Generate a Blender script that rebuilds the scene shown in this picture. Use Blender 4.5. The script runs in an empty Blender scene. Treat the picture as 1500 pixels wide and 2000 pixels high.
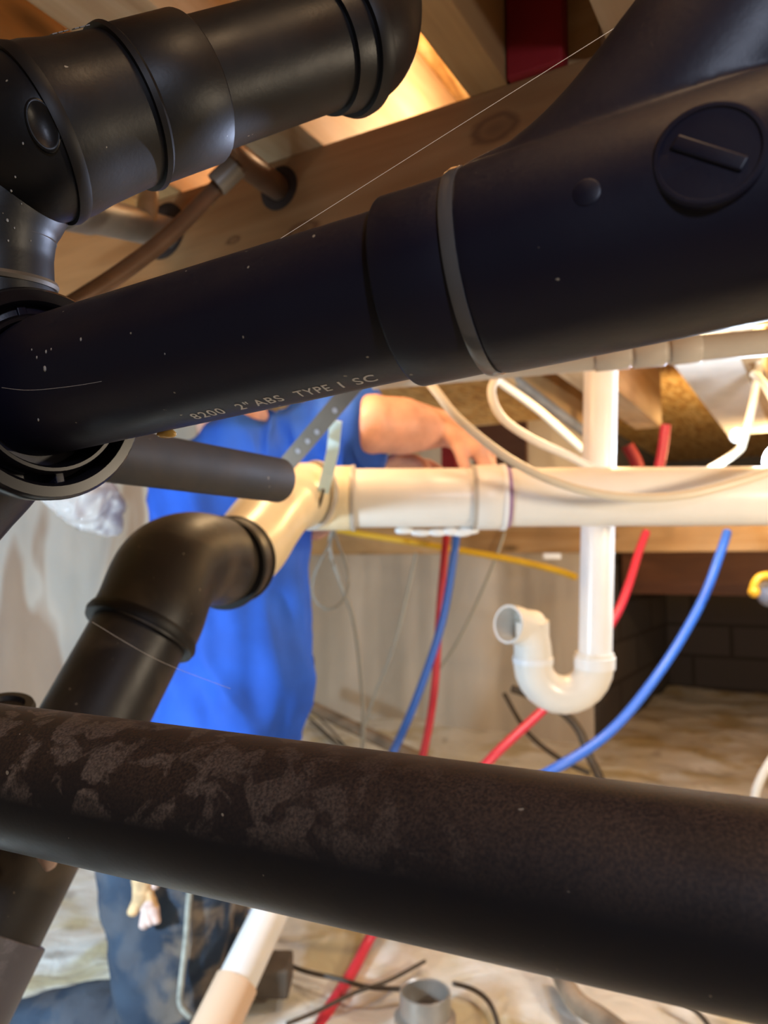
import bpy, bmesh, math, random
from mathutils import Vector as V, Matrix
from mathutils import noise as MN
random.seed(7)
SC = bpy.context.scene
COL = SC.collection

# ---------------------------------------------------------------- camera
PITCH = math.radians(4)
CAM = V((0, 0, .78))
FWD = V((0, math.cos(PITCH), math.sin(PITCH)))
UP = V((0, -math.sin(PITCH), math.cos(PITCH)))
cd = bpy.data.cameras.new('camera')
cam = bpy.data.objects.new('camera', cd)
COL.objects.link(cam)
cam.location = CAM
cam.rotation_euler = (math.pi/2 + PITCH, 0, 0)
cd.sensor_fit = 'VERTICAL'
cd.sensor_height = 36
cd.sensor_width = 27
cd.lens = 27
cd.clip_start = .01
cd.dof.use_dof = True
cd.dof.focus_distance = .32
cd.dof.aperture_fstop = 11
SC.camera = cam

# ---------------------------------------------------------------- world, lights, exposure
SC.view_settings.view_transform = 'Standard'
SC.view_settings.look = 'None'
SC.view_settings.gamma = 1
SC.view_settings.exposure = 0
SC.view_settings.use_curve_mapping = False
w = bpy.data.worlds.new('world')
SC.world = w
w.use_nodes = True
w.node_tree.nodes['Background'].inputs[0].default_value = (1, .80, .60, 1)
w.node_tree.nodes['Background'].inputs[1].default_value = .10

def lamp(name, kind, loc, energy, color, size=.05, target=None, size_y=None, spot=None, blend=.5):
    l = bpy.data.lights.new(name, kind)
    l.energy = energy
    l.color = color
    if kind == 'AREA':
        l.size = size
        if size_y:
            l.shape = 'RECTANGLE'; l.size_y = size_y
    else:
        l.shadow_soft_size = size
    if kind == 'SPOT':
        l.spot_size = spot; l.spot_blend = blend
    o = bpy.data.objects.new(name, l)
    COL.objects.link(o)
    o.location = loc
    if target is not None:
        o.rotation_euler = (V(target) - V(loc)).to_track_quat('-Z', 'Y').to_euler()
    return o

WARM = (1, .82, .60)
lamp('work_light_right', 'AREA', (1.15, .25, .86), 14.5, WARM, .12, (.3, 3.0, .62))
lamp('camera_fill', 'AREA', (.25, -.45, 1.05), 2.6, (.70, .78, 1), .08, (.0, 2.0, .8))  # unseen cool fill added to put a sheen on the near pipes
lamp('warm_fill', 'POINT', (-.12, 1.12, 1.12), 3, (1, .68, .36), .03)  # unseen warm point fills, added to brighten plywood bays and woodwork
lamp('warm_fill', 'POINT', (.105, .92, 1.36), 1.8, (1, .74, .45), .03)
lamp('warm_fill', 'POINT', (-.095, 1.04, 1.36), 1.8, (1, .68, .36), .03)
lamp('warm_fill', 'POINT', (.48, 1.57, 1.28), 12, (1, .66, .30), .03)
lamp('warm_fill', 'POINT', (.91, 1.67, 1.32), 4, (1, .70, .34), .03)
lamp('warm_fill', 'POINT', (-.55, .45, 1.36), 3, (1, .68, .38), .04)
lamp('ceiling_fill', 'AREA', (1.45, 2.45, 1.12), 13, (1, .70, .34), .12, (1.15, 3.2, 1.47))  # added unseen fill, aimed up to brighten the far plywood
lamp('wall_fill_far', 'SPOT', (2.1, 2.3, .62), 75, (1, .84, .66), .08, (.15, 3.75, .82), spot=math.radians(50), blend=.7)  # added unseen spot that brightens the cream back wall
lamp('warm_fill', 'POINT', (.12, .12, 1.40), 1.8, (1, .72, .45), .05)  # another added warm fill, for the dusty pipe tops
lamp('cool_fill_left', 'AREA', (-.80, .62, .50), 22, (.62, .82, 1), .08, (-.95, 2.3, .35))  # added unseen cool fill for the left wall and floor
lamp('led_light', 'POINT', (.70, 1.40, .985), 15, (.66, .82, 1), .018)
lamp('led_beam', 'SPOT', (.69, 1.385, .985), 50, (.55, .66, 1), .018, (-.19, .345, .90), spot=math.radians(20), blend=.6)

# ---------------------------------------------------------------- placing helpers
def P(px, py, d):
    return CAM + V((1, 0, 0))*((px-750)/1500*d) + UP*((1000-py)/1500*d) + FWD*d
JD = V((.5, .8660254, 0))       # the way the joists run
BD = V((-.8660254, .5, 0))      # the way the girders run
def W(s, t, z):                 # house grid: s along the girders, t along the joists
    return BD*s + JD*t + V((0, 0, z))

# ---------------------------------------------------------------- object helpers
def tag(o, label=None, cat=None, group=None, kind=None):
    if label: o['label'] = label
    if cat: o['category'] = cat
    if group: o['group'] = group
    if kind: o['kind'] = kind
    return o

def thing(name, label, cat, loc=(0, 0, 0), group=None):
    o = bpy.data.objects.new(name, None)
    COL.objects.link(o)
    o.empty_display_size = .05
    o.location = loc
    return tag(o, label, cat, group)

def link(name, me, mat, parent=None, smooth=True):
    if smooth:
        for p in me.polygons: p.use_smooth = True
    me.name = name
    o = bpy.data.objects.new(name, me)
    COL.objects.link(o)
    if mat:
        me.materials.clear(); me.materials.append(mat)
    if parent:
        o.parent = parent
        o.matrix_parent_inverse = Matrix.Translation(-parent.location)
    return o

def obj(name, bm, mat, parent=None, smooth=True, sharp=None):
    bmesh.ops.recalc_face_normals(bm, faces=bm.faces)
    if sharp:
        for e in bm.edges:
            if len(e.link_faces) == 2 and e.calc_face_angle(0) > sharp: e.smooth = False
    me = bpy.data.meshes.new(name)
    bm.to_mesh(me); bm.free()
    return link(name, me, mat, parent, smooth)

def frames(pts):
    n = len(pts); T = []
    for i in range(n):
        a = pts[max(0, i-1)]; b = pts[min(n-1, i+1)]
        d = b-a
        T.append(d.normalized() if d.length > 1e-9 else (T[-1] if T else V((0, 0, 1))))
    u = T[0].orthogonal().normalized(); U_ = [u]
    for i in range(1, n):
        u = u - T[i]*u.dot(T[i]); u.normalize(); U_.append(u)
    return T, U_

def catmull(pts, k=8):
    out = []
    n = len(pts)
    for i in range(n-1):
        p0 = pts[max(0, i-1)]; p1 = pts[i]; p2 = pts[i+1]; p3 = pts[min(n-1, i+2)]
        for j in range(k):
            t = j/k
            out.append(.5*((2*p1)+(p2-p0)*t+(2*p0-5*p1+4*p2-p3)*t*t+(3*p1-p0-3*p2+p3)*t**3))
    out.append(pts[-1])
    return out

def add_sweep(bm, pts, r, seg=16, cap=True, hollow=0, flat=1.0, jitter=0):
    T, U_ = frames(pts)
    n = len(pts); rings = []
    rr = r if hasattr(r, '__len__') else [r]*n
    if len(rr) != n:
        rr = [rr[min(int(i/(n-1)*(len(rr)-1)), len(rr)-2)]*(1-((i/(n-1)*(len(rr)-1)) - min(int(i/(n-1)*(len(rr)-1)), len(rr)-2))) +
              rr[min(int(i/(n-1)*(len(rr)-1)), len(rr)-2)+1]*((i/(n-1)*(len(rr)-1)) - min(int(i/(n-1)*(len(rr)-1)), len(rr)-2)) for i in range(n)]
    for i in range(n):
        b = T[i].cross(U_[i])
        rings.append([bm.verts.new(pts[i] + (U_[i]*math.cos(2*math.pi*k/seg) + b*math.sin(2*math.pi*k/seg)*flat)*rr[i]) for k in range(seg)])
    for i in range(n-1):
        for k in range(seg):
            bm.faces.new((rings[i][k], rings[i][(k+1) % seg], rings[i+1][(k+1) % seg], rings[i+1][k]))
    if hollow:
        inn = []
        for i in (0, n-1):
            b = T[i].cross(U_[i]); sgn = 1 if i == 0 else -1
            e0 = [bm.verts.new(pts[i] + (U_[i]*math.cos(2*math.pi*k/seg) + b*math.sin(2*math.pi*k/seg))*(rr[i]-hollow)) for k in range(seg)]
            e1 = [bm.verts.new(pts[i] + T[i]*sgn*rr[i]*2 + (U_[i]*math.cos(2*math.pi*k/seg) + b*math.sin(2*math.pi*k/seg))*(rr[i]-hollow)) for k in range(seg)]
            for k in range(seg):
                k2 = (k+1) % seg
                bm.faces.new((rings[i][k], rings[i][k2], e0[k2], e0[k]))
                bm.faces.new((e0[k], e0[k2], e1[k2], e1[k]))
            bm.faces.new(e1)
    elif cap:
        bm.faces.new(rings[0]); bm.faces.new(rings[-1])

def sweep(name, pts, r, mat, parent=None, seg=32, k=10, smoothpath=True, hollow=0, cap=True):
    bm = bmesh.new()
    if smoothpath and len(pts) > 2: pts = catmull(pts, k)
    add_sweep(bm, pts, r, seg, cap, hollow)
    return obj(name, bm, mat, parent, sharp=.9)

def add_lathe(bm, A, D, prof, seg=64, close=False):
    """prof: (distance along D from A, radius)"""
    D = D.normalized(); u = D.orthogonal().normalized(); b = D.cross(u)
    rings = []
    for (t, r) in prof:
        if r < 1e-6: rings.append([bm.verts.new(A+D*t)])
        else: rings.append([bm.verts.new(A + D*t + (u*math.cos(2*math.pi*k/seg)+b*math.sin(2*math.pi*k/seg))*r) for k in range(seg)])
    pairs = list(zip(rings, rings[1:]))
    if close: pairs.append((rings[-1], rings[0]))
    for a, c in pairs:
        for k in range(seg):
            k2 = (k+1) % seg
            if len(a) == 1 and len(c) == 1: continue
            if len(a) == 1: bm.faces.new((a[0], c[k2], c[k]))
            elif len(c) == 1: bm.faces.new((a[k], a[k2], c[0]))
            else: bm.faces.new((a[k], a[k2], c[k2], c[k]))

def lathe(name, A, D, prof, mat, parent=None, seg=64, close=False):
    bm = bmesh.new()
    add_lathe(bm, A, D, prof, seg, close)
    return obj(name, bm, mat, parent, sharp=.7)

def collar(A, D, t0, t1, r, mat, parent, ri=0.0, name='coupling', bead=0.0):
    """a socket collar with rounded lips"""
    e = .0012
    prof = [(t0+.0005, ri), (t0, r-e), (t0+e*.4, r-e*.3), (t0+e, r), (t1-e, r), (t1-e*.4, r-e*.3), (t1, r-e), (t1-.0005, ri)]
    return lathe(name, A, D, prof, mat, parent, close=ri > 0)

def box_bm(L, Wd, H, bev=.002, sub=0):
    bm = bmesh.new()
    bmesh.ops.create_cube(bm, size=1)
    bmesh.ops.scale(bm, vec=(L, Wd, H), verts=bm.verts)
    if bev: bmesh.ops.bevel(bm, geom=list(bm.edges), offset=bev, segments=2, affect='EDGES', profile=.7)
    return bm

def beam(name, s0, s1, t0, t1, z0, z1, mat, along='J', parent=None, bev=.003):
    """timber on the house grid, mesh x = its length"""
    c = W((s0+s1)/2, (t0+t1)/2, (z0+z1)/2)
    if along == 'J': L, Wd, X = t1-t0, s1-s0, JD
    else: L, Wd, X = s1-s0, t1-t0, BD
    o = obj(name, box_bm(L, Wd, z1-z0, bev), mat, parent, smooth=False)
    M = Matrix((X, V((0, 0, 1)).cross(X), V((0, 0, 1)))).transposed().to_4x4()
    o.matrix_world = Matrix.Translation(c) @ M
    return o

def blob(name, c, r, mat, parent=None, sc=(1, 1, 1), amp=.15, freq=30, sub=3, rot=None):
    bm = bmesh.new()
    bmesh.ops.create_icosphere(bm, subdivisions=sub, radius=r)
    for v in bm.verts:
        v.co *= 1 + amp*MN.noise(v.co*freq + V(c)*13)
        v.co = V((v.co.x*sc[0], v.co.y*sc[1], v.co.z*sc[2]))
        if rot: v.co.rotate(rot)
        v.co += V(c)
    return obj(name, bm, mat, parent)

def solid(name, build, voxel, mat, parent=None, smooth_it=6, disp=None):
    bm = bmesh.new(); build(bm)
    bmesh.ops.recalc_face_normals(bm, faces=bm.faces)
    me = bpy.data.meshes.new('tmp'); bm.to_mesh(me); bm.free()
    o = bpy.data.objects.new('tmp', me); COL.objects.link(o)
    md = o.modifiers.new('r', 'REMESH'); md.mode = 'VOXEL'; md.voxel_size = voxel
    ms = o.modifiers.new('s', 'SMOOTH'); ms.iterations = smooth_it; ms.factor = .5
    dg = bpy.context.evaluated_depsgraph_get()
    m2 = bpy.data.meshes.new_from_object(o.evaluated_get(dg))
    bpy.data.objects.remove(o)
    if disp:
        nn = [v.normal.copy() for v in m2.vertices]
        for v, n in zip(m2.vertices, nn): v.co += n*disp(v.co)
    return link(name, m2, mat, parent)

# ---------------------------------------------------------------- materials
def new_mat(name):
    m = bpy.data.materials.new(name); m.use_nodes = True
    nt = m.node_tree
    return m, nt, nt.nodes['Principled BSDF']
def nd(nt, t, **kw):
    n = nt.nodes.new(t)
    for k, v in kw.items(): setattr(n, k, v)
    return n
def ramp(nt, fac, stops):
    r = nd(nt, 'ShaderNodeValToRGB')
    el = r.color_ramp.elements
    while len(el) < len(stops): el.new(.5)
    for e, (p, c) in zip(el, stops):
        e.position = p; e.color = (c if hasattr(c, '__len__') else (c, c, c)) + ((1,) if not hasattr(c, '__len__') or len(c) == 3 else ())
    nt.links.new(fac, r.inputs[0])
    return r.outputs[0]
def noise(nt, scale=(1, 1, 1), s=5, detail=4, dist=0, coord='Object', rough=.5):
    tc = nd(nt, 'ShaderNodeTexCoord'); mp = nd(nt, 'ShaderNodeMapping')
    mp.inputs['Scale'].default_value = scale
    nt.links.new(tc.outputs[coord], mp.inputs[0])
    n = nd(nt, 'ShaderNodeTexNoise')
    n.inputs['Scale'].default_value = s; n.inputs['Detail'].default_value = detail
    n.inputs['Distortion'].default_value = dist; n.inputs['Roughness'].default_value = rough
    nt.links.new(mp.outputs[0], n.inputs['Vector'])
    return n.outputs['Fac']
def mix(nt, fac, a, b, mode='MIX'):
    m = nd(nt, 'ShaderNodeMix', data_type='RGBA', blend_type=mode)
    for sock, v in ((m.inputs[0], fac), (m.inputs[6], a), (m.inputs[7], b)):
        if hasattr(v, 'is_linked') or isinstance(v, bpy.types.NodeSocket): nt.links.new(v, sock)
        elif hasattr(v, '__len__'): sock.default_value = tuple(v)+(1,)
        else: sock.default_value = v
    return m.outputs[2]
def math_(nt, op, a, b=None):
    m = nd(nt, 'ShaderNodeMath', operation=op)
    for i, v in enumerate((a, b)):
        if v is None: continue
        if isinstance(v, bpy.types.NodeSocket): nt.links.new(v, m.inputs[i])
        else: m.inputs[i].default_value = v
    return m.outputs[0]
def bump(nt, b, h, strength=.3, dist=.01):
    n = nd(nt, 'ShaderNodeBump')
    n.inputs['Strength'].default_value = strength; n.inputs['Distance'].default_value = dist
    nt.links.new(h, n.inputs['Height']); nt.links.new(n.outputs[0], b.inputs['Normal'])

def plain(name, col, rough=.5, metal=0, spec=.5, var=0, bumps=0, bscale=60, coat=0):
    m, nt, b = new_mat(name)
    b.inputs['Roughness'].default_value = rough
    b.inputs['Metallic'].default_value = metal
    b.inputs['Specular IOR Level'].default_value = spec
    b.inputs['Coat Weight'].default_value = coat
    n = noise(nt, s=bscale*.3, detail=5)
    lo = tuple(c*(1-var) for c in col); hi = tuple(min(1, c*(1+var)) for c in col)
    nt.links.new(ramp(nt, n, [(.3, lo), (.7, hi)]), b.inputs['Base Color'])
    if bumps: bump(nt, b, noise(nt, s=bscale, detail=5), bumps, .003)
    return m

def abs_mat(name, base=(.010, .010, .013), rough=.33, dust=.5, dustcol=(.105, .075, .052), patch=None, dirt=0):
    m, nt, b = new_mat(name)
    geo = nd(nt, 'ShaderNodeNewGeometry'); sep = nd(nt, 'ShaderNodeSeparateXYZ')
    nt.links.new(geo.outputs['Normal'], sep.inputs[0])
    up = ramp(nt, sep.outputs['Z'], [(.0, 0), (.95, 1)])
    fine = ramp(nt, noise(nt, s=900, detail=2), [(.35, .3), (.7, 1)])
    big = ramp(nt, noise(nt, s=35, detail=5), [(.3, .45), (.7, 1)])
    f = math_(nt, 'MULTIPLY', math_(nt, 'MULTIPLY', up, fine), math_(nt, 'MULTIPLY', big, dust))
    col = mix(nt, f, base, dustcol)
    rf = f
    if patch:      # light dusty patches, world-x range (from, to)
        tc = nd(nt, 'ShaderNodeTexCoord'); s2 = nd(nt, 'ShaderNodeSeparateXYZ')
        nt.links.new(tc.outputs['Object'], s2.inputs[0])
        fade = nd(nt, 'ShaderNodeMapRange')
        nt.links.new(s2.outputs['X'], fade.inputs[0])
        fade.inputs[1].default_value = patch[0]; fade.inputs[2].default_value = patch[1]
        fade.inputs[3].default_value = 1; fade.inputs[4].default_value = 0
        pn = ramp(nt, noise(nt, scale=(1, 1, 1), s=70, detail=5, dist=.6), [(.50, 0), (.56, 1)])
        up2 = ramp(nt, sep.outputs['Z'], [(.02, 0), (.3, 1)])
        pf = math_(nt, 'MULTIPLY', math_(nt, 'MULTIPLY', pn, fade.outputs[0]), math_(nt, 'MULTIPLY', up2, patch[2]))
        pf = math_(nt, 'MULTIPLY', pf, fine)
        col = mix(nt, pf, col, patch[3])
        rf = math_(nt, 'MAXIMUM', f, pf)
    if dirt:
        dn = ramp(nt, noise(nt, s=16, detail=6, dist=.5), [(.45, 0), (.7, 1)])
        col = mix(nt, math_(nt, 'MULTIPLY', dn, dirt), col, (.10, .075, .05))
    sp = ramp(nt, noise(nt, s=260, detail=1), [(.79, 0), (.81, 1)])
    col = mix(nt, sp, col, (.35, .3, .22))
    nt.links.new(col, b.inputs['Base Color'])
    rr = nd(nt, 'ShaderNodeMapRange'); nt.links.new(rf, rr.inputs[0])
    rr.inputs[3].default_value = rough; rr.inputs[4].default_value = .8
    sm = ramp(nt, noise(nt, s=22, detail=4), [(.3, -.0), (.75, .18)])
    nt.links.new(math_(nt, 'ADD', rr.outputs[0], sm), b.inputs['Roughness'])
    b.inputs['Specular IOR Level'].default_value = .38
    bump(nt, b, noise(nt, s=450, detail=3), .06, .001)
    return m

def wood(name, a, b_, c, scale=1.0, knots=True, rough=.6):
    m, nt, b = new_mat(name)
    n = noise(nt, scale=(.9*scale, 14*scale, 9*scale), s=2.2, detail=8, dist=1.2)
    col = ramp(nt, n, [(.25, a), (.5, b_), (.75, c)])
    fg = noise(nt, scale=(4, 90, 60), s=3, detail=3)
    col = mix(nt, .25, col, ramp(nt, fg, [(.3, a), (.7, c)]), 'MULTIPLY')
    if knots:
        tc = nd(nt, 'ShaderNodeTexCoord'); mp = nd(nt, 'ShaderNodeMapping'); mp.inputs['Scale'].default_value = (3.2, 9, 9)
        nt.links.new(tc.outputs['Object'], mp.inputs[0])
        vo = nd(nt, 'ShaderNodeTexVoronoi'); vo.inputs['Scale'].default_value = 1.6
        nt.links.new(mp.outputs[0], vo.inputs['Vector'])
        k = ramp(nt, vo.outputs['Distance'], [(.08, 1), (.22, 0)])
        col = mix(nt, math_(nt, 'MULTIPLY', k, .75), col, tuple(x*.28 for x in a))
    bl = ramp(nt, noise(nt, s=3.5, detail=3), [(.35, .72), (.65, 1)])
    col = mix(nt, 1, col, bl, 'MULTIPLY')
    nt.links.new(col, b.inputs['Base Color'])
    b.inputs['Roughness'].default_value = rough
    bump(nt, b, n, .15, .004)
    return m

M = {}
M['abs'] = abs_mat('black_abs', base=(.007, .007, .018), dust=.45)
M['abs_upper'] = abs_mat('black_abs_upper', base=(.006, .006, .007), rough=.36, dust=.16, dirt=.14)
M['abs_dusty'] = abs_mat('black_abs_dusty', dust=1.0, dustcol=(.155, .092, .055), patch=(-.14, .04, 1.0, (.24, .18, .135)), rough=.36)
M['abs_worn'] = abs_mat('black_abs_worn', base=(.016, .014, .014), dust=.45, dirt=.65, rough=.36, dustcol=(.09, .065, .042))
M['abs_stub'] = abs_mat('grey_abs_stub', base=(.045, .043, .042), dust=.8, dirt=.5, rough=.55)
M['abs_grey'] = abs_mat('black_abs_grey', base=(.085, .085, .105), dust=.3, dirt=.3, rough=.42, patch=(-.9, .9, .9, (.22, .21, .25)))
M['bead'] = plain('cement_bead', (.10, .095, .09), .3, coat=.5)
M['black_gloss'] = plain('black_gloss', (.009, .008, .010), .27, spec=.3)
M['black_matte'] = plain('black_matte', (.008, .007, .007), .5, spec=.3)
M['ink'] = plain('white_ink', (.80, .80, .78), .6)
M['ink_dim'] = plain('dim_white_ink', (.34, .32, .28), .6)
M['glue'] = plain('amber_glue', (.62, .38, .10), .2)
M['pvc'] = plain('white_pvc', (.80, .765, .70), .28, var=.03)
M['pvc_cream'] = plain('cream_pvc', (.78, .66, .44), .32, var=.10, bscale=50)
M['pvc_white'] = plain('bright_pvc', (.84, .84, .84), .3, var=.03)
M['pvc_grey'] = plain('grey_pvc', (.46, .42, .37), .4, var=.08)
M['primer'] = plain('purple_primer', (.35, .22, .42), .3)
M['steel'] = plain('galvanised_steel', (.42, .40, .37), .35, metal=.6, var=.2)
M['grey_pipe'] = plain('grey_steel_pipe', (.26, .245, .22), .45, metal=.35, var=.25)
M['brown_pipe'] = plain('brown_copper_pipe', (.16, .095, .06), .4, metal=.4, var=.3)
M['strap'] = plain('strap', (.13, .105, .075), .5, metal=.3, var=.2)
M['strap_lit'] = plain('lit_strap', (.62, .88, .95), .25, metal=.0)  # LED light on the strap put into a pale cyan colour
M['hole'] = plain('hole', (.38, .40, .46), .5)
M['red'] = plain('red_pex', (.62, .035, .06), .35)
M['blue'] = plain('blue_pex', (.04, .16, .68), .35)
M['cable'] = plain('cream_cable', (.74, .64, .48), .4)
M['cable_white'] = plain('white_cable', (.75, .72, .66), .4)
M['yellow'] = plain('yellow_cable', (.80, .50, .03), .4)
M['wire_grey'] = plain('grey_wire', (.30, .30, .27), .5)
M['wire_dark'] = plain('dark_wire', (.07, .055, .04), .5)
M['hose_tan'] = plain('tan_hose', (.33, .26, .19), .6, var=.4)
M['bone'] = plain('pole', (.25, .18, .12), .6, var=.4)
M['red_wood'] = plain('red_painted_board', (.27, .008, .012), .6, var=.15)
M['skin'] = plain('skin', (.62, .33, .235), .5, var=.18, bumps=.1, bscale=90)
M['skin'].node_tree.nodes['Principled BSDF'].inputs['Subsurface Weight'].default_value = .05
M['hair'] = plain('hair', (.10, .05, .025), .6, var=.4)
M['shirt'] = plain('blue_shirt', (.006, .068, .40), .8, var=.3, bumps=.4, bscale=25)
M['leather'] = plain('leather', (.08, .045, .025), .5)
M['glove'] = plain('tan_glove', (.50, .33, .17), .8, var=.4, bscale=160)
M['glove_pink'] = plain('pink_glove', (.55, .40, .35), .8, var=.4, bscale=160)
M['cloth_dark'] = plain('dark_block', (.10, .075, .055), .8, var=.3)
M['cobweb'] = plain('cobweb', (.75, .68, .58), .4)
M['orange'] = plain('orange_plastic', (.75, .40, .02), .4)
M['grey_plastic'] = plain('grey_plastic', (.16, .17, .22), .4)
M['wood'] = wood('fir_beam', (.30, .135, .045), (.44, .225, .085), (.56, .32, .14))
M['wood_light'] = wood('pale_joist', (.50, .33, .17), (.62, .45, .27), (.72, .56, .37), knots=False)
M['wood_orange'] = wood('orange_joist', (.48, .27, .10), (.62, .38, .16), (.70, .47, .24), knots=True)
M['wood_dark'] = wood('dark_board', (.11, .04, .022), (.15, .06, .03), (.20, .085, .045), knots=False)
M['wood_white'] = plain('off_white_board', (.74, .71, .66), .5, var=.08)  # plain off-white with slight random tone

def osb():
    m, nt, b = new_mat('plywood_subfloor')
    n = noise(nt, scale=(2, 14, 2), s=2.4, detail=6, dist=2.0)
    col = ramp(nt, n, [(.30, (.34, .15, .035)), (.48, (.60, .34, .10)), (.62, (.76, .53, .24)), (.8, (.55, .29, .08))])
    sp = ramp(nt, noise(nt, s=26, detail=4), [(.35, .70), (.6, 1)])
    col = mix(nt, 1, col, sp, 'MULTIPLY')
    nt.links.new(col, b.inputs['Base Color'])
    b.inputs['Roughness'].default_value = .65
    bump(nt, b, n, .1, .004)
    return m
M['osb'] = osb()

def poly():
    m, nt, b = new_mat('dirty_white_poly')
    base = ramp(nt, noise(nt, s=5, detail=6), [(.35, (.74, .74, .69)), (.65, (.84, .84, .81))])
    st = ramp(nt, noise(nt, s=4.2, detail=7, dist=.4), [(.50, 0), (.60, 1)])
    col = mix(nt, math_(nt, 'MULTIPLY', st, .75), base, (.52, .43, .20))
    mud = ramp(nt, noise(nt, s=9, detail=7, dist=.8), [(.60, 0), (.72, 1)])
    col = mix(nt, math_(nt, 'MULTIPLY', mud, .6), col, (.16, .12, .08))
    nt.links.new(col, b.inputs['Base Color'])
    b.inputs['Roughness'].default_value = .38
    bump(nt, b, noise(nt, s=14, detail=5, dist=1), .5, .02)
    return m
M['poly'] = poly()

def sheet(name, c0, c1, sc=(1, 1, 1), rough=.5):
    m, nt, b = new_mat(name)
    n = noise(nt, scale=sc, s=2.2, detail=5, dist=.5)
    nt.links.new(ramp(nt, n, [(.3, c0), (.7, c1)]), b.inputs['Base Color'])
    b.inputs['Roughness'].default_value = rough
    bump(nt, b, n, .4, .03)
    return m
M['sheet'] = sheet('cream_wall_sheet', (.52, .45, .36), (.62, .54, .44), (2.2, 2.2, .6))
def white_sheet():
    m, nt, b = new_mat('shadowed_wall_sheet')
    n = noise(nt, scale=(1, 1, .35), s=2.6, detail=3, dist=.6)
    col = ramp(nt, n, [(.40, (.60, .70, .76)), (.50, (.74, .80, .82)), (.545, (.52, .46, .41)), (.64, (.56, .50, .44))])  # taupe tones paint cast shadows, blue-white ones the cool light
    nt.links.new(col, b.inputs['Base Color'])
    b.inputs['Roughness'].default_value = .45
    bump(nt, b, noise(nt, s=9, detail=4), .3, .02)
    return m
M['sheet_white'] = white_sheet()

def shaded_blocks():
    m, nt, b = new_mat('shaded_concrete_block')
    tc = nd(nt, 'ShaderNodeTexCoord')
    br = nd(nt, 'ShaderNodeTexBrick')
    br.inputs['Scale'].default_value = 1.0
    br.inputs['Brick Width'].default_value = .4; br.inputs['Row Height'].default_value = .2
    br.inputs['Mortar Size'].default_value = .012
    br.inputs['Color1'].default_value = (.10, .088, .083, 1); br.inputs['Color2'].default_value = (.075, .066, .064, 1)  # shade of the recess put into dark block colours
    br.inputs['Mortar'].default_value = (.05, .04, .036, 1)
    mp = nd(nt, 'ShaderNodeMapping'); mp.inputs['Rotation'].default_value = (math.pi/2, 0, 0)
    nt.links.new(tc.outputs['Object'], mp.inputs[0]); nt.links.new(mp.outputs[0], br.inputs['Vector'])
    nt.links.new(br.outputs[0], b.inputs['Base Color'])
    b.inputs['Roughness'].default_value = .9
    return m
M['shaded_blocks'] = shaded_blocks()

def denim():
    m, nt, b = new_mat('dirty_denim')
    base = ramp(nt, noise(nt, s=14, detail=5), [(.3, (.008, .018, .038)), (.7, (.028, .046, .075))])
    # knee and outer thigh are rubbed with dried mud
    d = ramp(nt, noise(nt, s=17, detail=6, dist=.3), [(.46, 0), (.60, 1)])
    tc = nd(nt, 'ShaderNodeTexCoord'); s2 = nd(nt, 'ShaderNodeSeparateXYZ'); nt.links.new(tc.outputs['Object'], s2.inputs[0])
    mr = nd(nt, 'ShaderNodeMapRange'); nt.links.new(s2.outputs['X'], mr.inputs[0])
    mr.inputs[1].default_value = -.38; mr.inputs[2].default_value = -.30; mr.inputs[3].default_value = .15; mr.inputs[4].default_value = 1
    col = mix(nt, math_(nt, 'MULTIPLY', d, math_(nt, 'MULTIPLY', mr.outputs[0], .8)), base, (.27, .21, .15))
    nt.links.new(col, b.inputs['Base Color'])
    b.inputs['Roughness'].default_value = .9
    bump(nt, b, noise(nt, s=38, detail=4, dist=.5), .5, .006)
    return m
M['denim'] = denim()
M['seam'] = plain('denim_seam', (.30, .30, .26), .9, var=.3, bscale=200)

m, nt, b = new_mat('clear_crumpled_plastic')
b.inputs['Base Color'].default_value = (.80, .74, .70, 1); b.inputs['Roughness'].default_value = .08
b.inputs['Transmission Weight'].default_value = .55; b.inputs['IOR'].default_value = 1.3
M['clear'] = m
m, nt, b = new_mat('led_emitter')
b.inputs['Base Color'].default_value = (1, 1, 1, 1)
b.inputs['Emission Color'].default_value = (.78, .88, 1, 1); b.inputs['Emission Strength'].default_value = 30
M['led'] = m

# ---------------------------------------------------------------- the setting
# floor: wrinkled white ground sheet
def grid_surface(nu, nv, f):
    bm = bmesh.new()
    vs = [[bm.verts.new(f(i/nu, j/nv)) for j in range(nv+1)] for i in range(nu+1)]
    for i in range(nu):
        for j in range(nv):
            bm.faces.new((vs[i][j], vs[i+1][j], vs[i+1][j+1], vs[i][j+1]))
    return bm
def floorf(u, v):
    p = W(-3.2+u*5.9, -1.3+v*7.2, 0)
    h = .020*MN.noise(p*3.1) + .012*MN.noise(p*8) + .006*abs(MN.noise(V((p.x*17, p.y*9, 3))))
    return p + V((0, 0, h-.012))
tag(obj('floor', grid_surface(170, 200, floorf), M['poly']), 'dirty wrinkled white plastic ground sheet', kind='structure')

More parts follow.
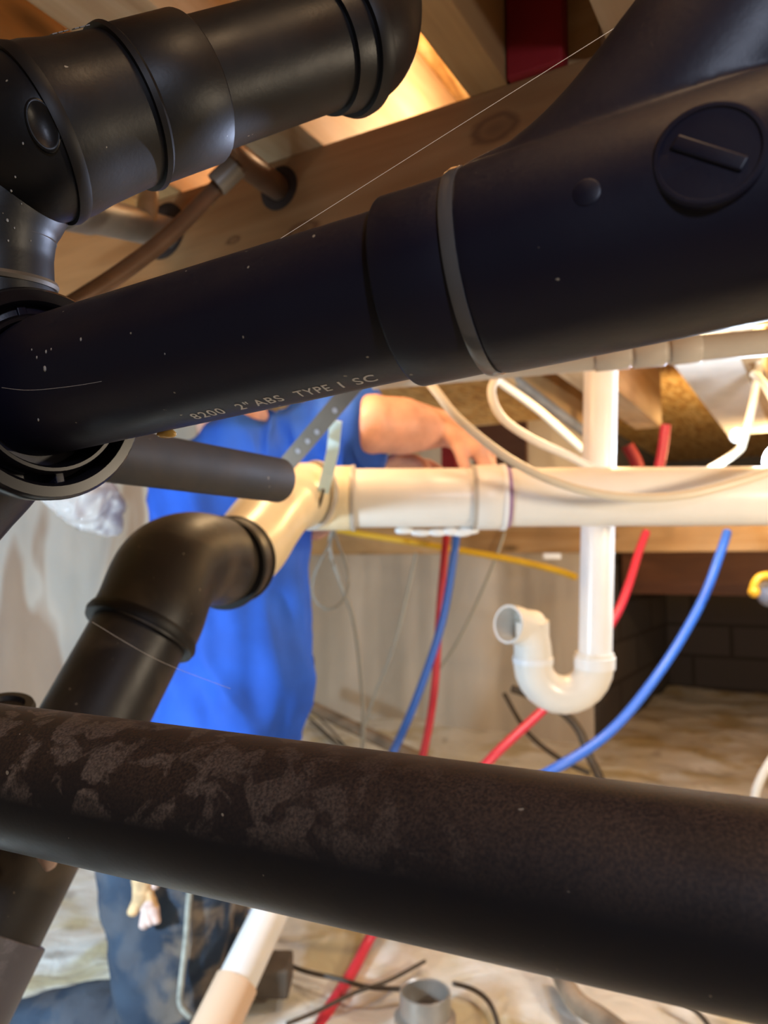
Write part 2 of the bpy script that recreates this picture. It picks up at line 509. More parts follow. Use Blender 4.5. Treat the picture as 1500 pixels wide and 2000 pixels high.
Z1 = 1.23; Z2 = 1.47
def wall(name, fn, mat, label, nu=120, nv=30):
    o = obj(name, grid_surface(nu, nv, fn), mat)
    return tag(o, label, kind='structure')
def folds(q, a=.02): return a*(MN.noise(V((q*4, 2, 0)))+.3*MN.noise(V((q*12, 9, 0))))
wall('wall_back', lambda u, v: W(.93+u*1.62, 3.49+folds(u*1.6, .03)*(1-.4*v)+.015*MN.noise(V((u*5, v*3, 1))), -.03+v*1.52), M['sheet'], 'cream plastic sheeting hanging in folds over the back foundation wall')
wall('wall_left', lambda u, v: W(2.50+folds(u*4.9, .03)+.02*MN.noise(V((u*9, v*3, 4))), -1.3+u*4.9, -.03+v*1.52), M['sheet_white'], 'white plastic sheeting with painted cast shadows over the left foundation wall')
wall('wall_alcove', lambda u, v: W(.93-.0*u, 3.49+u*1.9, -.03+v*1.52), M['shaded_blocks'], 'concrete block return beside the cream sheeting, shade put into its colour', 4, 4)
wall('wall_far', lambda u, v: W(.93-u*4.2, 5.35, -.03+v*1.52), M['shaded_blocks'], 'concrete block wall at the far right, shade put into its colour', 4, 4)

# ceiling: plywood subfloor
c = obj('ceiling', box_bm(7.0, 6.2, .02, 0), M['osb'], smooth=False)
c.matrix_world = Matrix.Translation(W(-.3, 2.1, Z2+.011)) @ Matrix((JD, V((0, 0, 1)).cross(JD), V((0, 0, 1)))).transposed().to_4x4()
tag(c, 'plywood subfloor overhead', kind='structure')

# girders and joists
def on_girder(px, py):
    r = P(px, py, 1)-CAM
    k = (.6545-CAM.dot(JD))/r.dot(JD)
    return CAM+r*k
def add_knots(mat, pts, centre):
    nt = mat.node_tree; b = nt.nodes['Principled BSDF']
    tc = nd(nt, 'ShaderNodeTexCoord')
    col = b.inputs['Base Color'].links[0].from_socket
    wob = math_(nt, 'MULTIPLY', noise(nt, scale=(12, 40, 40), s=2, detail=3), .016)
    for (q_, rr) in pts:
        loc = V(((q_-centre).dot(BD), 0, (q_-centre).z))
        sub = nd(nt, 'ShaderNodeVectorMath', operation='SUBTRACT'); nt.links.new(tc.outputs['Object'], sub.inputs[0]); sub.inputs[1].default_value = loc
        mul = nd(nt, 'ShaderNodeVectorMath', operation='MULTIPLY'); nt.links.new(sub.outputs[0], mul.inputs[0]); mul.inputs[1].default_value = (.6, 0, 1)
        ln = nd(nt, 'ShaderNodeVectorMath', operation='LENGTH'); nt.links.new(mul.outputs[0], ln.inputs[0])
        d = math_(nt, 'DIVIDE', math_(nt, 'ADD', ln.outputs['Value'], wob), rr+.008)
        m_ = ramp(nt, d, [(.30, .75), (.62, .45), (.78, .95), (1.0, 0)])
        col = mix(nt, math_(nt, 'MULTIPLY', m_, .8), col, (.10, .035, .012))
    nt.links.new(col, b.inputs['Base Color'])
M['wood_girder'] = wood('knotty_girder', (.30, .135, .045), (.44, .225, .085), (.56, .32, .14), knots=False)
add_knots(M['wood_girder'], [(on_girder(965, 250), .017), (on_girder(592, 448), .014), (on_girder(455, 470), .006), (on_girder(300, 425), .012), (on_girder(1150, 160), .010)], W(.4, .693, 1.111))
def top(o, label, cat, group=None): return tag(o, label, cat, group)
top(beam('wooden_girder', -1.6, 2.4, .655, .731, .992, Z1, M['wood_girder'], 'B'),
    'broad brown wooden girder with dark knots running behind the upper black pipes', 'beam')
top(beam('wooden_girder', -2.4, 2.45, 2.90, 2.98, .83, 1.07, M['wood_orange'], 'B'),
    'orange-brown wooden beam just below the long white pipe', 'beam')
top(beam('wooden_board', -2.6, .90, 3.95, 4.0, .64, .86, M['wood_dark'], 'B'),
    'dark reddish board below the orange beam at right', 'board')
JG = 'floor joists under the plywood'
top(beam('floor_joist', .245, .284, -1.2, 1.50, Z1, Z2, M['wood_orange']), 'tan joist meeting the girder just left of the red board', 'joist', None)
top(beam('floor_joist', .454, .539, -1.2, 2.6, Z1, Z2, M['wood_light']), 'pale wide joist crossing above the upper left black pipe', 'joist')
top(beam('floor_joist', .66, .70, -1.2, 2.6, Z1, Z2, M['wood_orange']), 'orange joist in the top left corner', 'joist')
top(beam('floor_joist', .110, .150, -1.2, 2.85, Z1, Z2, M['wood_light']), 'streaked joist to the right of the red board behind the big wye', 'joist')
top(beam('floor_joist', .150, .285, 1.66, 2.86, Z1-.002, Z1+.06, M['wood_white']), 'whitish board beside the work light at right', 'board')
top(beam('floor_joist', -.30, -.26, -1.2, 5.2, Z1, Z2, M['wood_orange']), 'orange joist overhead at the right edge, above the work light', 'joist')
top(beam('blocking_board', .162, .243, .67, .71, Z1, Z2, M['wood_orange'], 'B'), 'short honey coloured blocking between joists, right of the red board', 'board')
top(beam('red_board', .190, .243, .648, .668, Z1, Z2, M['red_wood'], 'B'), 'dark red painted board standing between two joists', 'board')

# ---------------------------------------------------------------- near pipes
# A: upper left run
t = thing('drain_pipe', 'upper black drain pipe with elbow turning down at the left edge', 'pipe', P(250, 215, .357))
a0 = P(250, 215, .357); a1 = P(632, 96, .410); ax = (a1-a0).normalized(); L = (a1-a0).length
lathe('pipe', a0, ax, [(.0, .0), (.0, .030), (L+.012, .030), (L+.012, 0)], M['abs_upper'], t)
collar(a0, ax, .001, .036, .0345, M['abs_upper'], t)
lathe('lip_ring', a0, ax, [(-.0025, .030), (-.0025, .0358), (.000, .0364), (.002, .0345), (.002, .030)], M['black_matte'], t)
e1 = a0 - ax*.028
bm = bmesh.new()
add_sweep(bm, catmull([a0-ax*.020, a0-ax*.044, P(62, 275, .350), P(10, 330, .347), P(-22, 420, .345), P(-24, 500, .346), P(-18, 610, .348)], 10),
          [.0325, .0355, .0355, .034, .0305, .0275, .0275], 56)
obj('elbow', bm, M['abs_upper'], t, sharp=.9)
lathe('hub', a0, ax, [(-.045, .030), (-.044, .0365), (-.036, .0365), (-.026, .0350), (-.012, .0340), (-.002, .0335), (-.0015, .03)], M['abs_upper'], t)
lathe('lip_ring', a0, ax, [(-.047, .033), (-.0475, .0370), (-.0445, .0378), (-.0415, .0370), (-.0415, .034)], M['black_matte'], t)
v0 = P(-23, 430, .345); v1 = P(-20, 600, .348); vd = (v1-v0).normalized()
lathe('bead_ring', v0, vd, [(.006, .027), (.006, .0282), (.0078, .0284), (.0078, .027)], M['bead'], t)
lathe('lip_ring', v0, vd, [(.026, .026), (.026, .0287), (.0275, .0293), (.0292, .0287), (.0292, .026)], M['strap'], t)
# embossed oval on the elbow's face
upper_elbow = bpy.data.objects['elbow']
bpy.context.view_layer.update()
def on_mesh(o, px, py):
    d = (P(px, py, 1)-CAM).normalized(); mi = o.matrix_world.inverted()
    hit, p_, n_, _ = o.ray_cast(mi @ CAM, mi.to_3x3() @ d)
    return ((o.matrix_world @ p_), n_) if hit else (P(px, py, .32), -FWD)
p_, n_ = on_mesh(upper_elbow, 84, 245)
bm = bmesh.new(); add_lathe(bm, V((0, 0, 0)), V((0, 0, 1)), [(-.003, 0), (-.003, .0105), (.0006, .0100), (.0008, .0085), (.0002, .0080), (.0002, 0)], 40)
bmesh.ops.scale(bm, vec=(.58, 1, 1), verts=bm.verts)
bmesh.ops.transform(bm, matrix=Matrix.Translation(p_) @ n_.to_track_quat('Z', 'Y').to_matrix().to_4x4() @ Matrix.Rotation(.45, 4, 'Z'), verts=bm.verts)
obj('embossed_mark', bm, M['abs_upper'], t)
for (px, py, r_) in ((30, 345, .0006), (22, 372, .0007), (42, 398, .0004), (14, 430, .0008), (28, 445, .0005), (16, 470, .0006), (120, 270, .0006), (45, 280, .0006), (60, 470, .0004)):
    p_, n_ = on_mesh(upper_elbow, px, py)
    blob('paint_speck', p_, r_, M['ink_dim'], t, sub=1, amp=.4, freq=900, sc=(.7, .7, 1.3))
# faint white print
mc = a0 + ax*(-.013)
nrm = (UP*.92 - FWD*.38).normalized(); nrm = (nrm-ax*nrm.dot(ax)).normalized()
bm = bmesh.new()
for (u0, u1) in ((-.0100, -.0078), (-.0072, -.0052), (-.0047, -.0026), (.0004, .0024), (.0030, .0052), (.0058, .0076)):
    q = [mc + ax*(u0+.002) + nrm*.0347, mc+ax*(u1+.002)+nrm*.0347]
    side = ax.cross(nrm)
    fs = [bm.verts.new(q[0]-side*.0018), bm.verts.new(q[1]-side*.0018), bm.verts.new(q[1]+side*.0018), bm.verts.new(q[0]+side*.0018)]
    f = bm.faces.new(fs)
    r = bmesh.ops.extrude_face_region(bm, geom=[f])
    bmesh.ops.translate(bm, vec=nrm*.0004, verts=[v for v in r['geom'] if isinstance(v, bmesh.types.BMVert)])
obj('printed_mark', bm, M['ink_dim'], t, smooth=False)
# right end ring and elbow going up
bm = bmesh.new()
add_sweep(bm, catmull([a1-ax*.002, a1+ax*.016, P(700, 62, .422), P(712, 10, .428), P(704, -60, .43), P(696, -200, .43), P(690, -520, .43)], 10), [.0325, .034, .0335, .032, .031, .031, .031], 56)
obj('elbow', bm, M['abs_upper'], t, sharp=.9)
lathe('lip_ring', a1, ax, [(.010, .03), (.010, .0362), (.0135, .0378), (.018, .0372), (.018, .03)], M['black_matte'], t)

# B: middle run with hub fitting at left and wye at right
b0 = P(110, 750, .340); b1 = P(650, 610, .286)
bx = (b1-b0).normalized(); LB = (b1-b0).length
t = thing('drain_pipe', 'middle black drain pipe with white lettering, swelling into a big wye at right', 'pipe', b0)
lathe('pipe', b0, bx, [(-.016, .0), (-.016, .030), (LB+.05, .030), (LB+.05, 0)], M['abs'], t, seg=96)
collar(b0, bx, LB+.029, LB+.056, .0335, M['abs'], t)
lathe('bead_ring', b0, bx, [(LB+.0545, .030), (LB+.0545, .0346), (LB+.0562, .0352), (LB+.059, .0350), (LB+.060, .03)], M['bead'], t)
# wye
wy = b0+bx*(LB+.058)
def wye_body(bm):
    add_lathe(bm, wy, bx, [(0, 0), (0, .0345), (.004, .0350), (.02, .0352), (.17, .0352), (.17, 0)], 80)
    add_sweep(bm, catmull([P(915, 552, .276), P(985, 512, .273), P(1105, 462, .268), P(1240, 350, .262), P(1390, 165, .256), P(1560, -60, .25)], 12),
              [.0315, .0355, .0372, .0375, .037, .037], 64)
solid('wye_fitting', wye_body, .0011, M['abs'], t, 14)
# cleanout plug on the wye
wl = (P(1385, 290, .2)-CAM).normalized()
def hit_cyl(px, py, A, D, r):
    ray = (P(px, py, 1)-CAM).normalized()
    w0 = CAM-A
    a = ray-D*ray.dot(D); c_ = w0-D*w0.dot(D)
    A2 = a.dot(a); B2 = 2*a.dot(c_); C2 = c_.dot(c_)-r*r
    disc = B2*B2-4*A2*C2
    tt = (-B2-math.sqrt(max(0, disc)))/(2*A2)
    p = CAM+ray*tt
    n = (p-A); n = (n-D*n.dot(D)).normalized()
    return p, n
pc, pn = hit_cyl(1385, 300, wy, bx, .0352)
pn2 = (pn+(-bx)*.02).normalized()
pl = lathe('cleanout_plug', pc-pn2*.0030, pn2, [(0, 0), (0, .0145), (.0030, .0145), (.0036, .0138), (.0036, .0128), (.0030, .0124), (.0030, 0)], M['abs'], t)
sb = box_bm(.020, .0042, .0016, .0007)
q = pn2.to_track_quat('Z', 'Y').to_matrix().to_4x4()
bmesh.ops.transform(sb, matrix=Matrix.Translation(pc+pn2*.0001) @ q @ Matrix.Rotation(-.55, 4, 'Z'), verts=sb.verts)
sbo = obj('wrench_bar', sb, M['abs'], pl)
pc, pn = hit_cyl(1145, 375, wy, bx, .0352)
lathe('round_nub', pc-pn*.001, pn, [(0, 0), (0, .0040), (.0009, .0040), (.0013, .0033), (.0013, 0)], M['abs'], t, seg=32)
# hub fitting around the left end
hc = P(88, 772, .335)
view = (CAM-hc).normalized()
hd = (bx*.70 + view*.42).normalized()
lathe('outer_hub', hc, hd, [(-.030, .030), (-.030, .040), (-.012, .0455), (.002, .0460), (.004, .0445), (.004, .0400), (.002, .0385), (-.016, .0385), (-.016, .030)], M['black_gloss'], t, close=True)
lathe('inner_socket', hc, hd, [(-.026, .030), (-.026, .0345), (.003, .0345), (.005, .0335), (.005, .0320), (.002, .0308), (-.02, .030)], M['black_gloss'], t, close=True)
hu = (UP - hd*UP.dot(hd)).normalized(); hs = hd.cross(hu)
for ang in (15, 100, 190, 280):
    dd = hu*math.cos(math.radians(ang)) + hs*math.sin(math.radians(ang))
    bm = box_bm(.0085, .004, .016, .0005)
    mm = Matrix((dd, hd.cross(dd), hd)).transposed().to_4x4()
    bmesh.ops.transform(bm, matrix=Matrix.Translation(hc+dd*.0365-hd*.008) @ mm, verts=bm.verts)
    obj('rib', bm, M['abs'], t)
bm = bmesh.new()
add_sweep(bm, catmull([P(-12, 590, .352), P(-10, 660, .352), P(-20, 780, .355), P(-50, 880, .36), P(-95, 960, .365), P(-170, 1060, .37)], 8), [.030, .033, .036, .035, .031, .0285], 48)
add_sweep(bm, [hc-hd*.05, hc-hd*.035, hc-hd*.012], [.030, .034, .038], 56)
obj('tee_body', bm, M['abs'], t, sharp=.9)
# printed lettering wrapped round the pipe
def wrapped_text(txt, u0, ang0, size, mat, parent, A, D, r, name='printed_lettering', sx=1.0):
    cu = bpy.data.curves.new('lettering', 'FONT'); cu.body = txt; cu.size = size
    cu.space_character = 1.15
    cu.extrude = 0; cu.offset = .00008
    tmp = bpy.data.objects.new('tmp', cu); COL.objects.link(tmp)
    dg = bpy.context.evaluated_depsgraph_get()
    me = bpy.data.meshes.new_from_object(tmp.evaluated_get(dg))
    bpy.data.objects.remove(tmp)
    bm = bmesh.new(); bm.from_mesh(me)
    bmesh.ops.subdivide_edges(bm, edges=[e for e in bm.edges if e.calc_length() > size*.25], cuts=1)
    # angle 0 faces the camera, positive towards the top
    n0 = (CAM-(A+D*(u0))); n0 = (n0-D*n0.dot(D)).normalized(); up = D.cross(n0)
    if up.dot(UP) < 0: up = -up
    for v in bm.verts:
        a = ang0+v.co.y/r
        v.co = A + D*(u0+v.co.x*sx) + (n0*math.cos(a)+up*math.sin(a))*(r+.00012)
    return obj(name, bm, mat, parent, smooth=False)
ang = -1.08
wrapped_text('8200', .0755, ang, .0076, M['ink'], t, b0, bx, .030, sx=.88)
wrapped_text('2"', .0965, ang, .0076, M['ink'], t, b0, bx, .030, sx=.9)
wrapped_text('ABS', .1045, ang, .0076, M['ink'], t, b0, bx, .030, sx=.88)
wrapped_text('TYPE', .1225, ang, .0076, M['ink'], t, b0, bx, .030, sx=.78)
wrapped_text('1', .1395, ang, .0076, M['ink'], t, b0, bx, .030)
wrapped_text('SC', .1465, ang, .0076, M['ink'], t, b0, bx, .030, sx=.95)
# glue drip under the pipe and strands of cobweb
gp, gn = hit_cyl(325, 843, b0, bx, .0299)
blob('glue_drip', P(325, 847, .327), .0024, M['glue'], t, sc=(1.6, 1, .85), amp=.3, freq=300)
for (px, py, r_) in ((90, 687, .0006), (62, 683, .0004), (88, 720, .0010), (72, 698, .0005), (100, 682, .0004), (158, 663, .0006), (75, 819, .0006), (322, 691, .00035), (760, 465, .0008)):
    p_, n_ = hit_cyl(px, py, b0, bx, .030)
    blob('paint_speck', p_, r_, M['ink_dim'], t, sub=1, amp=.4, freq=900, sc=(.7, .7, 1.4))
p_, n_ = hit_cyl(830, 752, b0, bx, .0338)
def web(pts, r, label):
    tag(sweep('cobweb_strand', pts, r, M['cobweb'], seg=5), label, 'cobweb')
web([P(497, 498, .315), P(850, 275, .34), P(1200, 55, .36)], .00010, 'taut thread of cobweb crossing in front of the brown girder')
web([P(180, 1215, .50), P(310, 1290, .50), P(450, 1345, .50)], .00012, 'thin cobweb thread across the slanting black pipe')
web([P(3, 757, .30), P(60, 762, .298), P(150, 753, .296), P(240, 737, .294)], .00005, 'faint cobweb thread over the left end of the middle pipe')

# C: lower run
c0 = P(-320, 1471, .405); c1 = P(1900, 1868, .203)
c0 = P(0, 1509, .3495); c1 = P(1500, 1772, .2235)
cx = (c1-c0).normalized(); LC = (c1-c0).length
t = tag(lathe('drain_pipe', c0-cx*.75, cx, [(0, 0), (0, .030), (LC+.83, .030), (LC+.83, 0)], M['abs_dusty'], seg=128),
        'nearest dusty black pipe crossing the whole frame near the bottom', 'pipe')

# small fitting rim behind it at the left edge
tag(lathe('pipe_fitting', P(12, 1382, .52), UP*.9+V((.1, -.2, 0)), [(-.03, 0), (-.03, .017), (0, .0185), (.003, .017), (.003, .012), (0, .011), (0, 0)], M['abs_worn']),
    'rim of a small black fitting just above the nearest pipe at the left edge', 'fitting')

# D: slanting black pipe and its elbow, bottom-left collar
t = thing('drain_pipe', 'slanting worn black pipe rising from bottom left to an elbow', 'pipe', P(45, 1650, .60))
d0 = P(-60, 1860, .565); d1 = P(290, 1205, .715); dx = (d1-d0).normalized(); LD = (d1-d0).length
lathe('pipe', d0-dx*.12, dx, [(0, 0), (0, .0445), (LD+.12, .0445), (LD+.12, 0)], M['abs_worn'], t, seg=80)
cl = collar(d0, dx, -.12, .018, .0490, M['abs_grey'], t)
hb = P(300, 1185, .72)
lathe('lip_ring', d0, dx, [(LD-.020, .0445), (LD-.020, .0520), (LD-.015, .0535), (LD-.010, .0520), (LD-.010, .0445)], M['black_matte'], t)
bm = bmesh.new()
elp = catmull([d0+dx*(LD-.018), d0+dx*(LD+.004), P(326, 1120, .755), P(372, 1095, .80), P(425, 1096, .86), P(452, 1098, .89)], 10)
add_sweep(bm, elp, [.0505, .0505, .051, .051, .0495, .0495], 56)
obj('elbow', bm, M['abs_worn'], t, sharp=.9)
ed = (P(475, 1086, .925)-P(410, 1104, .84)).normalized()
ec = P(440, 1098, .87)
lathe('lip_ring', ec, ed, [(-.012, .045), (-.012, .052), (-.008, .0535), (-.004, .052), (-.004, .045)], M['black_matte'], t)
collar(ec, ed, -.004, .024, .0495, M['abs_worn'], t)
lathe('lip_ring', ec, ed, [(.021, .045), (.021, .0505), (.024, .0515), (.027, .0505), (.027, .045)], M['black_matte'], t)
blob('dried_plaster_lump', P(92, 1672, .545), .008, M['glove_pink'], t, sc=(.8, .5, 1.1), amp=.6, freq=90)

# E: stub of pipe with a cut end
s0 = P(170, 880, .50); s1 = P(543, 938, .66)
sx_ = (s1-s0).normalized()
t = tag(lathe('cut_pipe', s0-sx_*.02, sx_, [(0, 0), (0, .0192), ((s1-s0).length+.02, .0192), ((s1-s0).length+.02, .0160), ((s1-s0).length-.04, .0160), ((s1-s0).length-.04, 0)], M['abs_stub']),
        'dark grey pipe stub with a rough cut end pointing at the cream elbow', 'pipe')

# ---------------------------------------------------------------- pipes through the girder, upper left
t = thing('water_pipe', 'brown pipe elbow entering a dark hole in the brown girder', 'pipe', P(520, 350, .9))
sweep('pipe', [P(400, 250, .72), P(455, 300, .74), P(500, 335, .78), P(550, 372, .86)], .0135, M['brown_pipe'], t)
sweep('branch_pipe', [P(470, 322, .74), P(420, 370, .74), P(330, 460, .70), P(240, 530, .66), P(140, 595, .62), P(60, 640, .60), P(-60, 700, .58)], .0078, M['brown_pipe'], t)
lathe('collar', P(455, 330, .735), (P(420, 370, .74)-P(470, 322, .74)), [(-.004, .006), (-.004, .0115), (.022, .0115), (.022, .006)], M['grey_pipe'], t)
nb = -JD
hp = W(0, .653, 0)
def on_girder(px, py):
    r = P(px, py, 1)-CAM
    k = (.6545-CAM.dot(JD))/r.dot(JD)
    return CAM+r*k
for q_, rr in ((on_girder(545, 368), .024), (on_girder(320, 452), .034)):
    bm = bmesh.new(); add_lathe(bm, q_, nb, [(-.004, 0), (-.004, rr), (.0012, rr*1.02), (.0012, rr*.5), (.0010, 0)], 40)
    tag(obj('drilled_hole', bm, plain('hole_shade', (.02, .008, .004), .9)),  # shade inside the hole painted as a near-black disc
        'round dark drilled hole in the brown girder ' + ('by the brown elbow' if rr < .03 else 'where the grey pipe enters'), 'hole')
t = thing('steel_pipe', 'grey pipe passing through the brown girder, upper left', 'pipe', on_girder(320, 452))
g1 = on_girder(330, 455); g0 = P(105, 400, .70)
gx = (g1-g0).normalized()
lathe('pipe', g0-gx*.1, gx, [(0, 0), (0, .0185), ((g1-g0).length+.13, .0185), ((g1-g0).length+.13, 0)], M['grey_pipe'], t)
lathe('collar', g0, gx, [(.012, .018), (.012, .0205), (.060, .0205), (.060, .018)], M['grey_pipe'], t)
tag(blob('wood_sliver', P(288, 400, .86), .020, M['wood_orange'], sc=(.55, .4, 2.0), amp=.2), 'pointed splinter of wood above the grey pipe', 'wood')

# ---------------------------------------------------------------- white plumbing
t = thing('drain_pipe', 'long white pipe running across the middle of the picture, with cream elbow', 'pipe', P(1000, 986, 1.19))
m0 = P(640, 973, 1.165); m1 = P(1640, 968, 1.155); mx = (m1-m0).normalized(); LM = (m1-m0).length
lathe('pipe', m0, mx, [(0, 0), (0, .0445), (LM, .0445), (LM, 0)], M['pvc'], t, seg=64)
def at_m(px):   # distance along the main run whose image x is px
    lo, hi = -.2, LM
    for _ in range(40):
        mid = (lo+hi)/2; p = m0+mx*mid-CAM
        if 750+1500*p.x/p.dot(FWD) < px: lo = mid
        else: hi = mid
    return lo
collar(m0, mx, at_m(600), at_m(688), .0490, M['pvc_cream'], t, name='socket')
lathe('socket_rim', m0, mx, [(at_m(686), .044), (at_m(686), .0500), (at_m(690), .0505), (at_m(694), .0500), (at_m(694), .044)], M['pvc_grey'], t)
collar(m0, mx, at_m(925), at_m(985), .0492, M['pvc'], t)
lathe('primer_ring', m0, mx, [(at_m(984), .044), (at_m(984), .0470), (at_m(994), .0466), (at_m(994), .044)], M['primer'], t)
lathe('coupling_lip', m0, mx, [(at_m(977), .044), (at_m(977), .0505), (at_m(986), .0508), (at_m(987), .044)], M['pvc_white'], t)
lathe('coupling_edge', m0, mx, [(at_m(920), .044), (at_m(920), .0490), (at_m(925), .0496), (at_m(929), .0492), (at_m(929), .044)], M['pvc_grey'], t)
bm = bmesh.new()
cpath = catmull([P(455, 1093, .90), P(490, 1062, .945), P(520, 1020, 1.0), P(552, 985, 1.07), P(592, 968, 1.13), P(640, 973, 1.165)], 10)
add_sweep(bm, cpath, [.047, .0475, .0475, .048, .0485, .0485], 56)
obj('elbow', bm, M['pvc_cream'], t, sharp=.9)
e0 = P(575, 972, 1.11); 
lathe('socket_rim', P(612, 966, 1.135), (P(640, 973, 1.165)-P(592, 968, 1.13)), [(-.003, .044), (-.003, .0500), (0, .0512), (.004, .0500), (.004, .044)], M['pvc_grey'], t)
for i, (px, py) in enumerate(((790, 1037), (820, 1041), (850, 1040), (878, 1038), (900, 1040), (915, 1036))):
    blob('foam_drip', P(px, py, 1.165), .0105, M['pvc_white'], t, sc=(1.5, 1, .55), amp=.3, freq=60)

t = thing('trap_pipe', 'white vertical drain ending in a curved trap with an open outlet', 'pipe', P(1163, 1290, 1.33))
DV = 1.33
lathe('riser', P(1162, 1300, DV), P(1176, 600, DV)-P(1162, 1300, DV), [(0, 0), (0, .0285), (.64, .0285), (.64, 0)], M['pvc_white'], t)
u_pts = [P(1161, 1275, DV), P(1161, 1292, DV)]
for a in range(0, 181, 15):
    u_pts.append(P(1101+60*math.cos(math.radians(a)), 1297+60*math.sin(math.radians(a)), DV-.010*a/180))
u_pts += [P(1041, 1280, DV-.012)]
bm = bmesh.new(); add_sweep(bm, u_pts, .0330, 40)
obj('u_bend', bm, M['pvc'], t, sharp=.9)
bm = bmesh.new()
add_sweep(bm, catmull([P(1041, 1285, DV-.012), P(1040, 1262, DV-.014), P(1034, 1240, DV-.018), P(1016, 1223, DV-.028), P(992, 1219, DV-.046)], 6), [.0325, .0315, .031, .031, .0325], 40, hollow=.004)
obj('outlet_bend', bm, M['pvc'], t, sharp=.9)
lathe('slip_nut', P(1161, 1305, DV), UP, [(0, .030), (0, .0350), (.020, .0358), (.022, .030)], M['pvc_white'], t)
lathe('slip_nut', P(1041, 1290, DV-.012), UP, [(-.004, .030), (-.004, .0345), (.006, .0348), (.008, .030)], M['pvc_white'], t)

# grey conduit with couplings below the wye
k0 = P(900, 722, 1.02); k1 = P(1640, 655, .93); kx = (k1-k0).normalized(); LK = (k1-k0).length
t = thing('supply_pipe', 'grey-beige horizontal pipe with three couplings just under the wye', 'pipe', k0)
lathe('pipe', k0-kx*.12, kx, [(0, 0), (0, .0165), (LK+.12, .0165), (LK+.12, 0)], M['pvc_grey'], t)
for a, bq in ((.172, .215), (.220, .258), (.264, .300)):
    collar(k0, kx, a, bq, .0185, M['pvc_grey'], t)

# floor pipes
t = thing('loose_pipe', 'white pipe, warm light painted on its sleeve, leaning from the ground near the knee', 'pipe', P(440, 1990, 1.22))
l0 = P(395, 2060, 1.11); l1 = P(462, 1920, 1.19); l2 = P(545, 1745, 1.34)
lathe('pipe', l1, l2-l1, [(-.02, 0), (-.02, .0310), ((l2-l1).length+.1, .0310), ((l2-l1).length+.1, 0)], M['pvc_white'], t)
lathe('sleeve', l0, l1-l0, [(-.05, 0), (-.05, .0345), ((l1-l0).length, .0345), ((l1-l0).length+.001, .030)], plain('warm_lit_sleeve', (.72, .50, .34), .45), t)  # peach tone is warm light put into the sleeve's colour
fz = P(830, 1925, 1.30)
pb = V((fz.x, fz.y, -.01))
tag(lathe('stub_pipe', pb, V((0, 0, 1)), [(0, 0), (0, .052), (fz.z*.45, .052), (fz.z*.5, .043), (fz.z, .043), (fz.z+.002, .041), (fz.z, .0385), (.03, .0385), (.03, 0)], M['steel']),
    'open steel pipe stub standing up from the ground sheet at the bottom', 'pipe')
bb = box_bm(.09, .08, .05, .008)
bmesh.ops.transform(bb, matrix=Matrix.Translation(V((P(520, 1975, 1.40).x, P(520, 1975, 1.40).y, .035))), verts=bb.verts)
tag(obj('wood_block', bb, M['cloth_dark']), 'small dark brown block lying on the ground beside the leaning pipe', 'block')

# ---------------------------------------------------------------- tubes and cables
def tube(name, pts, r, mat, label, cat, group=None):
    o = sweep(name, [P(*p) for p in pts], r, mat, seg=14)
    return tag(o, label, cat, group)
tube('water_line', [(872, 1040, 2.6), (868, 1085, 2.55), (858, 1200, 2.5), (848, 1350, 2.45), (825, 1480, 2.4), (790, 1600, 2.3)], .0125, M['red'], 'red water line hanging beside a blue one in front of the cream sheeting', 'water line')
tube('water_line', [(892, 1040, 2.5), (886, 1090, 2.45), (862, 1220, 2.4), (815, 1360, 2.35), (765, 1475, 2.3), (700, 1600, 2.1)], .0125, M['blue'], 'blue water line crossing a red one in front of the cream sheeting', 'water line')
tube('water_line', [(1262, 1040, 2.1), (1247, 1080, 2.05), (1225, 1150, 1.95), (1198, 1210, 1.9), (1130, 1310, 1.85), (1062, 1385, 1.8), (945, 1497, 1.7), (840, 1640, 1.65), (735, 1810, 1.6), (690, 1895, 1.50), (640, 1975, 1.38), (600, 2050, 1.28)], .0110, M['red'], 'long red water line passing behind the white trap down to the ground', 'water line')
tube('water_line', [(1420, 1040, 1.9), (1407, 1080, 1.85), (1368, 1180, 1.8), (1290, 1310, 1.72), (1190, 1430, 1.66), (1068, 1510, 1.6), (900, 1590, 1.6), (700, 1680, 1.6), (520, 1770, 1.68), (450, 1815, 1.68), (436, 1824, 1.68)], .0110, M['blue'], 'long bright blue water line curving down at the right', 'water line')
tube('electric_cable', [(800, 700, 1.12), (850, 762, 1.08), (900, 822, 1.06), (1000, 900, 1.05), (1110, 950, 1.05), (1220, 971, 1.05), (1330, 968, 1.05), (1430, 945, 1.06), (1520, 915, 1.08), (1600, 880, 1.1)], .0062, M['cable'], 'cream cable sagging in front of the long white pipe', 'cable')
tube('electric_cable', [(1030, 700, 1.25), (985, 725, 1.22), (960, 762, 1.2), (980, 815, 1.2), (1040, 858, 1.22), (1110, 890, 1.25), (1180, 926, 1.26), (1260, 960, 1.27)], .0068, M['cable_white'], 'white cable making a tight loop left of the white riser', 'cable')
tube('electric_cable', [(1485, 700, 1.7), (1478, 740, 1.7), (1470, 790, 1.65), (1452, 858, 1.6), (1440, 882, 1.6), (1385, 918, 1.5), (1330, 950, 1.45)], .0085, M['cable'], 'cream cable dropping beside the work light', 'cable')
tube('electric_cable', [(1470, 730, 1.68), (1482, 738, 1.66), (1500, 762, 1.6), (1530, 820, 1.5)], .0080, M['cable'], 'short cream cable end at the right edge under the grey pipe', 'cable')
tube('electric_cable', [(1540, 1440, 1.5), (1505, 1488, 1.5), (1482, 1530, 1.5), (1472, 1570, 1.5), (1465, 1640, 1.5)], .0085, M['cable_white'], 'cream cable at the right edge above the nearest pipe', 'cable')
